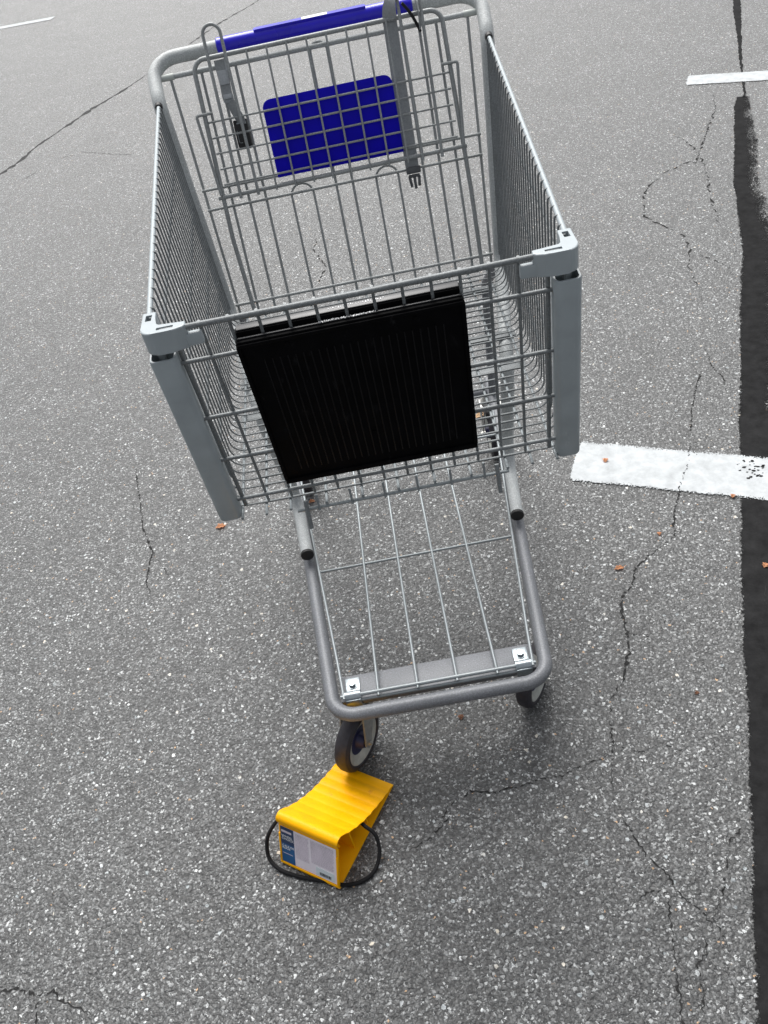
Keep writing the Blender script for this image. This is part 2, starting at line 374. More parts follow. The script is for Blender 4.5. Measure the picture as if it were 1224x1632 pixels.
tl = [(1.700, 2.820), (1.647, 2.724), (1.495, 2.350), (1.361, 2.032), (1.312, 1.883), (1.247, 1.703), (1.187, 1.538), (1.123, 1.391), (1.011, 1.129), (.920, .900), (.854, .751)]
tr = [(1.750, 2.800), (1.712, 2.700), (1.592, 2.340), (1.458, 2.020), (1.418, 1.868), (1.375, 1.690), (1.330, 1.520), (1.270, 1.370), (1.150, 1.105), (1.050, .880), (.980, .735)]
strip('tar_seal', tl, tr, .0015, M['tar'], .0028, 40)
tl2 = [(.854, .751), (.801, .613), (.735, .449), (.689, .339), (.624, .173), (.568, .028), (.530, -.076), (.484, -.192), (.437, -.316), (.393, -.424), (.347, -.545), (.27, -.75)]
tr2 = [(.980, .735), (.945, .600), (.885, .430), (.840, .320), (.775, .155), (.720, .010), (.680, -.090), (.634, -.205), (.587, -.330), (.543, -.438), (.497, -.560), (.42, -.765)]
strip('tar_seal', tl2, tr2, .0015, M['tar2'], .0018, 40)
sl = [(2.6, 5.0), (2.254, 4.225), (2.164, 4.003), (2.020, 3.595), (1.884, 3.238), (1.738, 2.84), (1.715, 2.80)]
sr = [(2.64, 4.99), (2.294, 4.215), (2.203, 3.99), (2.040, 3.590), (1.895, 3.234), (1.748, 2.837), (1.726, 2.797)]
strip('tar_seal', sl, sr, .0015, M['tar2'], .003, 20)

A1 = math.radians(-25.18); U1 = V((math.cos(A1), math.sin(A1))); N1 = V((-math.sin(A1), math.cos(A1)))
def paint(o, u, nrm, wd, ln):
    o = V(o); L, R = [], []
    for i in range(11):
        t = (i/10)**2*ln
        L.append(tuple(o+u*t+nrm*wd/2)); R.append(tuple(o+u*t-nrm*wd/2))
    return strip('parking_line', L, R, .003, M['paint'], .0015, 8)
ol = V((.4206, .6938))
paint(ol, U1, N1, .156, 4.8)
paint(ol+N1*2.714+U1*.024, U1, N1, .133, 4.8)
u3 = V((-.524, .08)).normalized(); paint((-2.39, 8.04), u3, V((-u3.y, u3.x)), .125, 4.8)

def crack(pts, wd=.0035, z=.0009, name='pavement_crack', taper=True, step=.0045, jag=.0026, gaps=.09, m='crack'):
    bm = bmesh.new(); pts = [V(p) for p in pts]; P = []
    for i in range(len(pts)-1):
        n = max(1, int((pts[i+1]-pts[i]).length/step))
        for k in range(n): P.append(pts[i].lerp(pts[i+1], k/n))
    P.append(pts[-1]); n = len(P); row = None
    for i, p in enumerate(P):
        t = (P[min(i+1, n-1)]-P[max(i-1, 0)]).normalized(); nn = V((-t.y, t.x))
        f = min(1, 6*i/n+.15, 6*(n-1-i)/n+.15) if taper else 1
        wv = wd*f*random.choice((.3, .5, .7, 1.0, 1.5))*random.uniform(.7, 1.2); c = p + nn*random.uniform(-jag, jag)
        a, b = bm.verts.new((*(c+nn*wv/2), z)), bm.verts.new((*(c-nn*wv/2), z))
        if row and random.random() > gaps: bm.faces.new((row[0], row[1], b, a))
        row = (a, b)
    bm.normal_update()
    for f in bm.faces:
        if f.normal.z < 0: f.normal_flip()
    return tag(link(name, bm, M[m], smooth=False), kind='structure')
crack([(1.637, 2.909), (1.573, 2.731), (1.488, 2.58), (1.309, 2.252), (1.293, 2.274), (1.183, 2.223), (1.078, 2.123), (1.033, 2.027), (1.001, 1.903), (1.035, 1.796), (1.07, 1.713), (1.049, 1.601), (1.014, 1.526), (.973, 1.293)], .006, step=.012, jag=.005, gaps=.3)
crack([(.851, .971), (.813, .908), (.774, .833), (.713, .69)], .004, gaps=.3)
crack([(.713, .69), (.676, .603), (.637, .544), (.620, .512)], .0024, z=.0036, gaps=.35, taper=False)
crack([(.620, .512), (.606, .486), (.579, .429), (.566, .382)], .0045, taper=False)
crack([(.521, .354), (.496, .341), (.454, .31), (.437, .272), (.404, .239), (.39, .188), (.387, .147), (.376, .102), (.357, .068), (.344, .041), (.312, .005)], .0048)
crack([(.566, .382), (.521, .354)], .002, gaps=.5)
crack([(.312, .005), (.295, -.04), (.286, -.091), (.265, -.15), (.257, -.184)], .0028, gaps=.25)
crack([(.28, -.103), (.249, -.113), (.22, -.116), (.188, -.129), (.155, -.128), (.12, -.134), (.063, -.138), (.019, -.129), (-.023, -.149), (-.058, -.195)], .0032, gaps=.3)
crack([(.259, -.219), (.271, -.254), (.279, -.293), (.288, -.305), (.304, -.333), (.309, -.359), (.32, -.375), (.333, -.392), (.34, -.411)], .0028)
crack([(.302, -.353), (.288, -.37), (.28, -.406), (.267, -.458), (.259, -.499), (.251, -.531), (.235, -.58)], .0028)
crack([(.385, -.352), (.369, -.374), (.347, -.398), (.348, -.422), (.353, -.445)], .0022)
crack([(.327, -.423), (.316, -.448), (.299, -.461), (.295, -.496), (.282, -.526)], .0022, gaps=.3)
crack([(-.742, 1.033), (-.719, .916), (-.7, .833), (-.685, .755), (-.649, .653), (-.652, .61), (-.653, .547), (-.631, .491)], .0042, gaps=.2)
crack([(-.84, -.33), (-.797, -.331), (-.765, -.332), (-.73, -.348), (-.704, -.343), (-.694, -.358), (-.662, -.374), (-.628, -.391)], .0035)
crack([(-2.3, 3.2), (-1.95, 3.70), (-1.855, 3.88), (-1.784, 4.03), (-1.726, 4.259), (-1.622, 4.489), (-1.51, 4.737), (-1.431, 4.874), (-1.317, 5.074), (-1.224, 5.278)], .026, step=.03, jag=.006, gaps=.02, m='faded_tar')
crack([(-1.224, 5.278), (-.965, 5.897), (-.781, 6.34), (-.524, 6.783), (-.1, 7.6)], .018, step=.03, jag=.006, gaps=.1, m='faded_tar')
crack([(-1.798, 3.654), (-1.678, 3.72), (-1.548, 3.924), (-1.414, 3.962), (-1.216, 3.818), (-1.03, 3.7)], .004, step=.02, jag=.008, gaps=.35)
crack([(-.175, 1.88), (-.163, 1.948), (-.141, 2.014), (-.183, 2.166), (-.167, 2.271)], .006, step=.012, jag=.004, gaps=.3)
crack([(.89, 1.05), (.875, .98), (.880, .90), (.862, .83)], .0035, gaps=.4)
crack([(1.33, 2.6), (1.36, 2.4), (1.33, 2.2), (1.25, 1.95), (1.2, 1.75)], .005, step=.012, jag=.006, gaps=.5)
bm = bmesh.new()
for i in range(30):
    cx, cy = .803+random.uniform(-.028, .028), .548+random.uniform(-.035, .035); r_ = random.uniform(.0015, .006); a0 = random.random()*6
    k = random.randint(5, 7); bm.faces.new([bm.verts.new((cx+r_*random.uniform(.5, 1.2)*math.cos(a0+2*math.pi*j/k), cy+.7*r_*random.uniform(.5, 1.2)*math.sin(a0+2*math.pi*j/k), .0036)) for j in range(k)])
tag(link('paint_chips', bm, M['crack'], smooth=False), kind='structure')
crack([(.387, .147), (.43, .13), (.47, .16)], .0022, gaps=.5)
crack([(.286, -.091), (.33, -.11), (.37, -.10), (.41, -.13)], .0020, gaps=.55)
crack([(.309, -.359), (.27, -.345), (.24, -.36)], .0020, gaps=.45)
crack([(.369, -.374), (.395, -.33), (.415, -.29), (.45, -.27)], .0024, gaps=.35)
crack([(-.3, -.135), (-.02, -.165), (-.06, -.20), (-.10, -.215)][1:], .0026, gaps=.4)
crack([(-.649, .653), (-.62, .60), (-.60, .56)], .002, gaps=.5)
crack([(-.73, -.348), (-.72, -.40), (-.70, -.45)], .0024, gaps=.35)
crack([(1.049, 1.601), (1.10, 1.50), (1.13, 1.40)], .0035, step=.008, gaps=.4)
# hairlines within the sealed strip
crack([(.70, .25), (.66, .13), (.615, -.02), (.56, -.17)], .0022, z=.0022, gaps=.3)
crack([(.52, -.20), (.47, -.36), (.43, -.50)], .0022, z=.0022, gaps=.2)
crack([(.66, .13), (.69, .09), (.71, .02)], .0022, z=.0022, gaps=.3)
crack([(.60, -.05), (.63, -.09), (.62, -.15)], .0022, z=.0022, gaps=.3)

# ------------------------------------------------------------------ shopping cart
cart = empty('shopping_cart', (0, .38, 0))
tag(cart, 'grey wire shopping cart with blue handle grip and black panel on its basket front', 'shopping cart')
def part(name, bm, m, parent=None, **k):
    p = parent or cart
    o = link(name, bm, m, p, **k)
    o.location = V((0, -.38, 0)) if p is cart else V((0, 0, 0))
    return o

# front grille plane: (x, s down from the top wire, off towards the viewer side)
FE = V((0, .0475, -.3161)).normalized(); FN = V((0, FE.z, -FE.y)); F0 = V((0, 0, .9299))
def fp(x, s, off=0): return F0 + V((x, 0, 0)) + FE*s + FN*off
GE = V((0, -.1326, -.408)).normalized(); GN = V((0, GE.z, -GE.y)); G0 = V((0, .852, .9843))
def gp(x, s, off=0): return G0 + V((x, 0, 0)) + GE*s + GN*off
FR = Matrix((V((1, 0, 0)), FE, FN)).transposed(); GR = Matrix((V((1, 0, 0)), GE, GN)).transposed()
def zf(y): return .597 - .059*y
def wb(y): return .243 + .036*y/.7

# handle frame: grip bar, uprights, under-basket rails, bent down to the tray
R1 = .0125
half = [(0, .884, 1.009), (.313, .884, 1.009), (.305, .792, .958), (.281, .700, .548), (.222, .350, .548), (.233, .506, .2125), (.214, .322, .2125)]
pr = rounded(half, [.045, .05, .05, .05, .045])
full = [V((-p.x, p.y, p.z)) for p in reversed(pr)] + pr[1:]
bm = bmesh.new(); tube(bm, full, R1, 18)
frame = part('handle_frame', bm, M['handle'])
for s in (-1, 1):
    bm = bmesh.new(); e = V((s*.214, .322, .2125)); d = V((s*(.214-.233), .322-.506, 0)).normalized()
    tube(bm, [e-d*.004, e+d*.002, e+d*.003], [.0132, .0132, .011], 18); part('tube_cap', bm, M['cap'], frame)
# rear legs down to the tray
for s in (-1, 1):
    bm = bmesh.new(); tube(bm, rounded([(s*.262, .690, .548), (s*.255, .745, .50), (s*.252, .775, .19)], .04), .0105, 16)
    part('rear_leg', bm, M['frame'])

# grip
bm = bmesh.new(); tube(bm, [(-.185, .884, 1.009), (-.183, .884, 1.009), (.183, .884, 1.009), (.185, .884, 1.009)], [.0135, .0158, .0158, .0135], 28)
grip = part('handle_grip', bm, M['blue'])
up_n = V((0, .02, 1)).normalized(); side = V((0, up_n.z, -up_n.y))
GRM = Matrix((V((1, 0, 0)), side, up_n)).transposed()
bm = bmesh.new(); prism(bm, rrect(.211, .020, .003), GRM, V((-.006, .884, 1.009)), .011, .0172, .0012)
part('grip_plate', bm, M['blue'], grip)
bm = bmesh.new(); prism(bm, rrect(.048, .0185, .001), GRM, V((.004, .884, 1.009)), .0165, .0176, .0002)
part('grip_sticker', bm, M['white'], grip)

# basket sides
def rail(s, t): return V((s*(.2484+(.306-.2484)*t), .006+(.788-.006)*t, .9225+(.957-.9225)*t))
for s in (-1, 1):
    bm = bmesh.new()
    nW = 31
    for k in range(nW):
        f = k/(nW-1); T = rail(s, .035+.935*f); y = .055+.635*f
        x = wb(y); z = zf(y)
        jx = random.uniform(-.0006, .0006)
        p = [T+V((-s*.001, 0, .0024)), T+V((-s*.0050, 0, .0020)), T+V((-s*.0055, 0, -.006)), V((s*x, y+jx, z+.001)), V((s*(x-.045), y+jx, z+.001))]
        tube(bm, rounded(p, [.003, .003, .021], 5), .00132, 8)
    sg = part('side_grille', bm, M['wire'])
    bm = bmesh.new(); tube(bm, [rail(s, .040), rail(s, 1.0)], .0036, 12); part('side_rail', bm, M['rail'], sg)
    bm = bmesh.new()
    for zz in (.873, .78, .70, .64):
        a = (zz-.60)/(.93-.60); bq = (zz-.56)/(.957-.56)
        x0 = wb(.05)+(.2484-wb(.05))*a; x1 = wb(.70)+(.306-wb(.70))*bq
        y1 = .70+(.788-.70)*bq
        tube(bm, [(s*(x0+.0035), .05-.045*a, zz), (s*(x1+.0035), y1, zz)], .0024, 8)
    part('side_stay', bm, M['wire'], sg)

for s in (-1, 1):                                     # dark holes where the side rails enter the uprights
    bm = bmesh.new(); a, b = rail(s, .985), rail(s, 1.03)
    tube(bm, [a, a.lerp(b, .1), b], [.0060, .0072, .0072], 14); part('rail_socket', bm, M['cap'], frame)
# basket floor
bm = bmesh.new()
nW = 31
for k in range(nW):
    f = k/(nW-1); y = .055+.635*f; x = wb(y)-.044
    tube(bm, [(-x, y, zf(y)+.001), (x, y, zf(y)+.001)], .0018, 8)
y = .705
floor = part('floor_grille', bm, M['wire'])
bm = bmesh.new(); tube(bm, [(-.25, y, zf(y)+.004), (.25, y, zf(y)+.004)], .0032, 10)
for x in (0, .053, .106, .159, .195, .231):
    for s in ((-1, 1) if x else (1,)):
        r = .0022
        pts = [(s*x, .030, zf(.03)-.003), (s*x*1.09, .71, zf(.71)-.003)]
        tube(bm, pts, r, 8)
part('floor_wire', bm, M['zinc'], floor)
bm = bmesh.new(); tube(bm, [(-.150, .030, zf(.03)-.008), (.160, .030, zf(.03)-.008)], .0026, 8)
for i in range(6):
    x = -.118+i*.0485; tube(bm, [(x, .026, zf(.03)-.010), (x, .030, zf(.03)+.016)], .002, 6)
part('floor_front_rod', bm, M['zinc'], floor)
for s in (-1, 1):
    bm = bmesh.new(); tube(bm, [(s*.139+.004, .028, zf(.03)+.01), (s*.139+.004, .012, zf(.03)-.030)], .0032, 10); part('front_prong', bm, M['wire'], floor)
for y in (.625, .428, .315):
    bm = bmesh.new(); x = wb(y)-.012
    box(bm, (0, y, zf(y)-.0095), (2*x, .020, .004), bev=.001)
    part('crossbar', bm, M['wire'])

# front grille
bm = bmesh.new()
vx = [-.222+i*.0341 for i in range(14)]
for i, x in enumerate(vx):
    r = .003 if i in (0, 13) else .0021
    tube(bm, [fp(x, .005, -.004), fp(x*1.015, .336, -.004)], r, 10)
for s_, r, ex in ((.057, .0028, .232), (.152, .0028, .236), (.232, .0028, .237), (.317, .0030, .238)):
    tube(bm, [fp(-ex, s_), fp(ex, s_)], r, 12)
for s in (-1, 1):   # corner rods behind the bumpers
    tube(bm, [fp(s*.243, .008, -.006), fp(s*.243, .335, -.006)], .0032, 10)
fg = part('front_grille', bm, M['wire'])
bm = bmesh.new(); tube(bm, rounded([fp(-.2440, .0075, -.004), fp(-.2300, .0064, 0), fp(0, .0068, .002), fp(.2300, .0064, 0), fp(.2440, .0075, -.004)], [.03, .5, .03]), .0037, 14)
part('top_rod', bm, M['wire'], fg)

# corner caps: an L over the corner with a lower tab reaching further along the front
def corner_cap(s):
    xo, t = .2565, .0165
    yb, xin = .044, .2025
    def P(poly): return [(s*a, b) for a, b in (poly if s > 0 else poly)]
    r = .014; out = []
    # outline seen from above, corner at (xo, -.0095)
    yf = -.0095
    out += [(xin+.001, yf+t), (xin, yf+.0075), (xin+.004, yf+.0035), (xin+.013, yf+.0008), (xin+.022, yf)]
    for k in range(7):
        a = math.radians(-90+90*k/6); out.append((xo-r+r*math.cos(a), yf+r+r*math.sin(a)))
    out += [(xo+.002, yb), (xo+.002-t, yb), (xo-t, yf+t+.004), (xo-t-.004, yf+t)]
    bm = bmesh.new(); prism(bm, P(out), Matrix.Identity(3), V((0, 0, 0)), .8993, .9285, .0020)
    tab = [(xin-.015, yf+.0065), (xin+.004, yf+.0045), (xin+.004, yf+t-.002), (xin-.015, yf+t-.002)]
    o = part('corner_cap', bm, M['plastic'])
    bm2 = bmesh.new(); prism(bm2, P(tab), Matrix.Identity(3), V((0, 0, 0)), .8998, .9158, .0015)
    part('cap_tab', bm2, M['plastic'], o)
    I = Matrix.Identity(3)
    cut(o, [(V((s*(xin+.0245), yf+.0088, .926)), V((.020, .0052, .03)), I), (V((s*(xo-.0072), yb-.0145, .926)), V((.0075, .014, .05)), I)])
    for p_ in o.data.polygons: p_.use_smooth = False
    return o
for s in (-1, 1): corner_cap(s)

# corner bumpers: hollow strips wrapping the front corners
for s in (-1, 1):
    bm = bmesh.new()
    outer = rrect(.0335, .029, .008, 5); inner = rrect(.0275, .023, .0055, 5)
    cen = lambda q: fp(s*(.2425+.007*(q-.045)/.3), q, .0)
    rows = []
    for q in (.0385, .041, .342, .3445):
        sc = .94 if q in (.0385, .3445) else 1
        c = cen(q); rows.append([bm.verts.new(c + V((a*sc, 0, 0)) + FN*(b*sc)) for a, b in outer])
    ri = []
    for q in (.0385, .30):
        c = cen(q); ri.append([bm.verts.new(c + V((a, 0, 0)) + FN*b) for a, b in inner])
    n = len(outer)
    for A, B in ((rows[0], rows[1]), (rows[1], rows[2]), (rows[2], rows[3]), (ri[1], ri[0]), (ri[0], rows[0])):
        for k in range(n): bm.faces.new((A[k], A[(k+1) % n], B[(k+1) % n], B[k]))
    bm.faces.new(rows[3]); bm.faces.new(ri[1]); bmesh.ops.recalc_face_normals(bm, faces=bm.faces[:])
    cb = part('corner_bumper', bm, M['plastic'])
    bm = bmesh.new(); tube(bm, [fp(s*.245, .02, -.002), fp(s*.245, .07, -.002)], .0045, 12)
    part('bumper_clip', bm, M['zinc'], cb)

# black panel holder: a front plate and a back plate clamped either side of the grille
RIB = bmesh.new()
def plate(off0, off1, x0, x1, s0, s1, rimw, rimh, ribs):
    bm = bmesh.new(); c = fp((x0+x1)/2, (s0+s1)/2); W_, H_ = x1-x0, s1-s0
    prism(bm, rrect(W_, H_, .006, 4), FR, c, off0, off1-rimh, .0008)
    for (cx, cy, sx, sy) in ((0, -H_/2+rimw/2+.0025, W_-.004, rimw), (0, H_/2-rimw*.9, W_-.002, rimw*1.8), (-W_/2+rimw/2, -rimw*.4, rimw, H_-rimw*2.9), (W_/2-rimw/2, -rimw*.4, rimw, H_-rimw*2.9)):
        box(bm, c + V((cx, 0, 0)) + FE*cy + FN*(off1-rimh/2-.0003), (sx, sy, rimh), FR, .0009)
    if ribs:
        nr = 24
        for i in range(nr):
            x = -W_/2+.028+i*(W_-.056)/(nr-1)
            box(RIB, c + V((x, 0, 0)) + FE*(.004) + FN*(off1-rimh+.0002), (.0016, H_-.055, .0012), FR, .0004)
        for (dx, dy) in ((-.078, -H_/2+.014), (.078, -H_/2+.014), (0, -.05), (0, .06)):
            tube(bm, [c+V((dx, 0, 0))+FE*dy+FN*(off1-rimh-.001), c+V((dx, 0, 0))+FE*dy+FN*(off1-rimh+.0016)], .0028, 12)
    return bm
sp = part('sign_panel', plate(-.0020, .0095, -.155, .121, .0395, .296, .005, .003, True), M['black'])
bp_ = part('sign_back_panel', plate(-.0165, -.0055, -.154, .120, .0320, .292, .005, -.002, False), M['black'])
for o_, a, b, x0, x1, q in ((sp, -.0020, .0022, -.152, .118, .0385), (bp_, -.0165, -.0052, -.151, .117, .0310)):
    bm = bmesh.new(); box(bm, fp((x0+x1)/2, q, (a+b)/2), (x1-x0, .0022, b-a-.001), FR, .0006); part('panel_lit_edge', bm, M['panel_edge_lit'], o_)
part('panel_ribs', RIB, M['panel_rib'], sp)
bm = bmesh.new(); random.seed(11)
for i in range(46):                                   # gleam on the clear insert's edge, drawn as white flecks
    x = -.052+i*.0015+random.uniform(-.0004, .0004)
    box(bm, fp(x, .0372, .0005+random.uniform(-.0008, .0008)), (random.uniform(.0004, .0010), .0010, random.uniform(.001, .003)), FR)
    if i % 2: box(bm, fp(x+.012, .0298, -.0115+random.uniform(-.001, .001)), (random.uniform(.0005, .0011), .0010, random.uniform(.001, .003)), FR)
part('film_glint', bm, M['white'], sp)

# rear gate
bm = bmesh.new()
for x, x2, s0 in ((.281, .265, 0), (.222, .226, 0), (.190, .191, 0), (.157, .158, 0)):
    for s in (-1, 1): tube(bm, [gp(s*x, s0), gp(s*x2, .452)], .0027, 10)
for s in (-1, 1):
    tube(bm, rounded([gp(s*.107, .452), gp(s*.107, .226), gp(s*.063, .226), gp(s*.063, .452)], .021, 8), .0024, 10)
tube(bm, rounded([gp(-.0165, .452), gp(-.016, -.006), gp(.016, -.006), gp(.0165, .452)], .015, 8), .0027, 10)
for s_, x, r in ((.204, .277, .0027), (.241, .275, .0027), (.430, .270, .003)):
    tube(bm, [gp(-x, s_, .005), gp(x, s_, .005)], r, 10)
gate = part('rear_gate', bm, M['gate'])
bm = bmesh.new(); tube(bm, [gp(-.306, 0), gp(.306, 0)], .0048, 14); part('gate_hinge_rod', bm, M['handle'], gate)
for s in (-1, 1):
    bm = bmesh.new(); tube(bm, [gp(s*.274, 0), gp(s*.303, 0)], .0060, 16); part('hinge_sleeve', bm, M['sleeve'], gate)

# folded child seat
bm = bmesh.new()
tube(bm, rounded([gp(-.233, .448, .012), gp(-.240, .30, .012), gp(-.232, -.016, .014), gp(.232, -.016, .014), gp(.243, .30, .012), gp(.244, .448, .012)], [.05, .022, .022, .05]), .0043, 14)
tube(bm, [gp(-.247, .222, .014), gp(.246, .219, .014)], .0042, 12)
for s in (-1, 1):
    tube(bm, rounded([gp(s*.219, .074, .019), gp(s*.249, .074, .019), gp(s*.240, .218, .019)], .004), .0028, 10)
seat = part('child_seat', bm, M['gate'])
bm = bmesh.new()
for i in range(8):
    x = -.131+i*.0372; tube(bm, [gp(x+.001, -.017, .019), gp(x, .228, .019)], .0019, 8)
for s_ in (.089, .1165, .144, .172, .200): tube(bm, [gp(-.230, s_, .016), gp(.231, s_, .016)], .0020, 8)
for s in (-1, 1):
    a, b = (.203, .168) if s < 0 else (.158, .196)
    tube(bm, rounded([gp(s*a, .230, .020), gp(s*a*.985, -.066, .026), gp(s*b, -.066, .026), gp(s*b, .230, .020)], .0168, 8), .0031, 10)
part('seat_grille', bm, M['gate'], seat)
bm = bmesh.new(); prism(bm, [(a, b) for a, b in rrect(.249, .137, .016, 6, (0, 0, 1, 1))], GR, gp(0, .139), .0075, .0115, .0008)
box(bm, gp(0, .199, .0122), (.247, .0025, .002), GR, .0005)
part('seat_flap', bm, M['blue_matt'], seat)

# seat belt straps
X = V((1, 0, 0))
bm = bmesh.new()
pth = [gp(.136, .250, .0045), gp(.137, .12, .0045), gp(.138, .0, .0075), gp(.138, -.014, .014), gp(.141, -.036, .026), gp(.152, -.056, .030), gp(.168, -.063, .030), gp(.182, -.050, .028), gp(.191, -.022, .020), gp(.193, .006, .008)]
wvs = [X, X, X, X+GN*.2, X*.8+GN*.6, X*.5+GN*1., X*.4+GN*1., GN, GN-X*.2, GN-X*.3]
ribbon(bm, smooth_path(pth, 5), [wvs[min(int(i/5), 9)].lerp(wvs[min(int(i/5)+1, 9)], (i % 5)/5) for i in range(46)], .026)
st = part('seat_belt', bm, M['strap'])
bm = bmesh.new()
box(bm, gp(.137, .243, .012), (.028, .013, .009), GR, .002); box(bm, gp(.137, .254, .010), (.022, .006, .007), GR, .0015)
for dx, l, tilt in ((-.0085, .020, -.12), (0, .024, 0), (.0085, .020, .12)):
    box(bm, gp(.137+dx, .254+l/2, .010), (.0055, l, .004), GR @ Matrix.Rotation(tilt, 3, 'Z'), .0012)
part('buckle', bm, M['buckle'], st)
bm = bmesh.new(); tube(bm, smooth_path([gp(.163, -.035, .030), gp(.176, -.018, .022), gp(.188, .006, .012), gp(.191, .012, .006)], 5), .0028, 8); part('strap_edge', bm, M['cap'], st)
bm = bmesh.new()
pth = [gp(-.184, -.010, .008), gp(-.184, .004, .009), gp(-.183, .030, .010), gp(-.184, .052, .011), gp(-.181, .062, .014), gp(-.176, .078, .011), gp(-.171, .092, .010), gp(-.170, .104, .012)]
ribbon(bm, smooth_path(pth, 5), [X+GN*(.15 if i < 20 else .5) for i in range(36)], .020)
st2 = part('seat_belt', bm, M['strap'])
bm = bmesh.new(); box(bm, gp(-.183, .020, .0125), (.019, .024, .005), GR, .001); box(bm, gp(-.182, .052, .0145), (.018, .008, .004), GR, .001)
box(bm, gp(-.172, .008, .010), (.006, .040, .006), GR, .002)
part('strap_slide', bm, M['webbing'], st2)
bm = bmesh.new(); box(bm, gp(-.172, .122, .010), (.027, .044, .012), GR, .004)
for dx in (-.010, .010): box(bm, gp(-.172+dx, .100, .010), (.006, .012, .010), GR, .002)
bk = part('buckle', bm, M['cap'], st2)
bm = bmesh.new(); box(bm, gp(-.174, .101, .0125), (.012, .004, .004), GR, .001)
tube(bm, rounded([gp(-.181, .112, .0165), gp(-.181, .134, .0165), gp(-.175, .134, .0165)], .004), .0006, 6); part('buckle_tongue', bm, M['zinc'], st2)

# tray
bm = bmesh.new()
th_ = [(0, -.0465, .175), (.185, -.0465, .175), (.216, .335, .178), (.252, .78, .182), (.252, .84, .182)]
pr = rounded(th_, [.042, .3, .2], 9)
full = [V((-p.x, p.y, p.z)) for p in reversed(pr)] + pr[1:]
tube(bm, full, .0125, 18); tray = part('tray_frame', bm, M['frame'])
bm = bmesh.new(); tube(bm, [(-.252, .80, .182), (.252, .80, .182)], .010, 14)
part('tray_cross_tube', bm, M['frame'], tray)
bm = bmesh.new()
ZR = .1915
for x in (-.105, -.036, .033, .103): tube(bm, [(x, -.024, ZR-.006), (x, .80, ZR)], .0026, 10)
for s in (-1, 1): tube(bm, [(s*.165, -.022, ZR-.004), (s*.171, .05, ZR), (s*.240, .72, ZR)], .0026, 10)
for y, x in ((.292, .195), (.62, .228)): tube(bm, [(-x, y, ZR-.0045), (x, y, ZR-.0045)], .0026, 10)
tube(bm, [(-.171, -.016, .187), (.171, -.016, .187)], .0034, 10)
tube(bm, [(-.160, -.021, .178), (.160, -.021, .178)], .0028, 10)
part('tray_rack', bm, M['zinc'], tray)
bm = bmesh.new(); box(bm, (0, .010, .172), (.345, .052, .004), bev=.001); box(bm, (0, -.0155, .166), (.345, .003, .014), bev=.001)
part('caster_plate', bm, M['frame'], tray)
for s in (-1, 1):
    cx = s*.150
    bm = bmesh.new(); box(bm, (cx, .0115, .1755), (.026, .034, .003), bev=.0008)
    tube(bm, [(cx-.0140, -.0135, .1830), (cx-.0138, -.0135, .1830), (cx+.0138, -.0135, .1830), (cx+.0140, -.0135, .1830)], [.0075, .0085, .0085, .0075], 20)
    box(bm, (cx, -.0225, .174), (.027, .003, .018), bev=.0008)
    cl = part('rack_clamp', bm, M['chrome'])
    bm = bmesh.new(); tube(bm, [(cx, .013, .1765), (cx, .013, .1785)], .0095, 20); tube(bm, [(cx, .013, .1785), (cx, .013, .1845)], .0066, 6)
    part('bolt', bm, M['chrome'], cl)

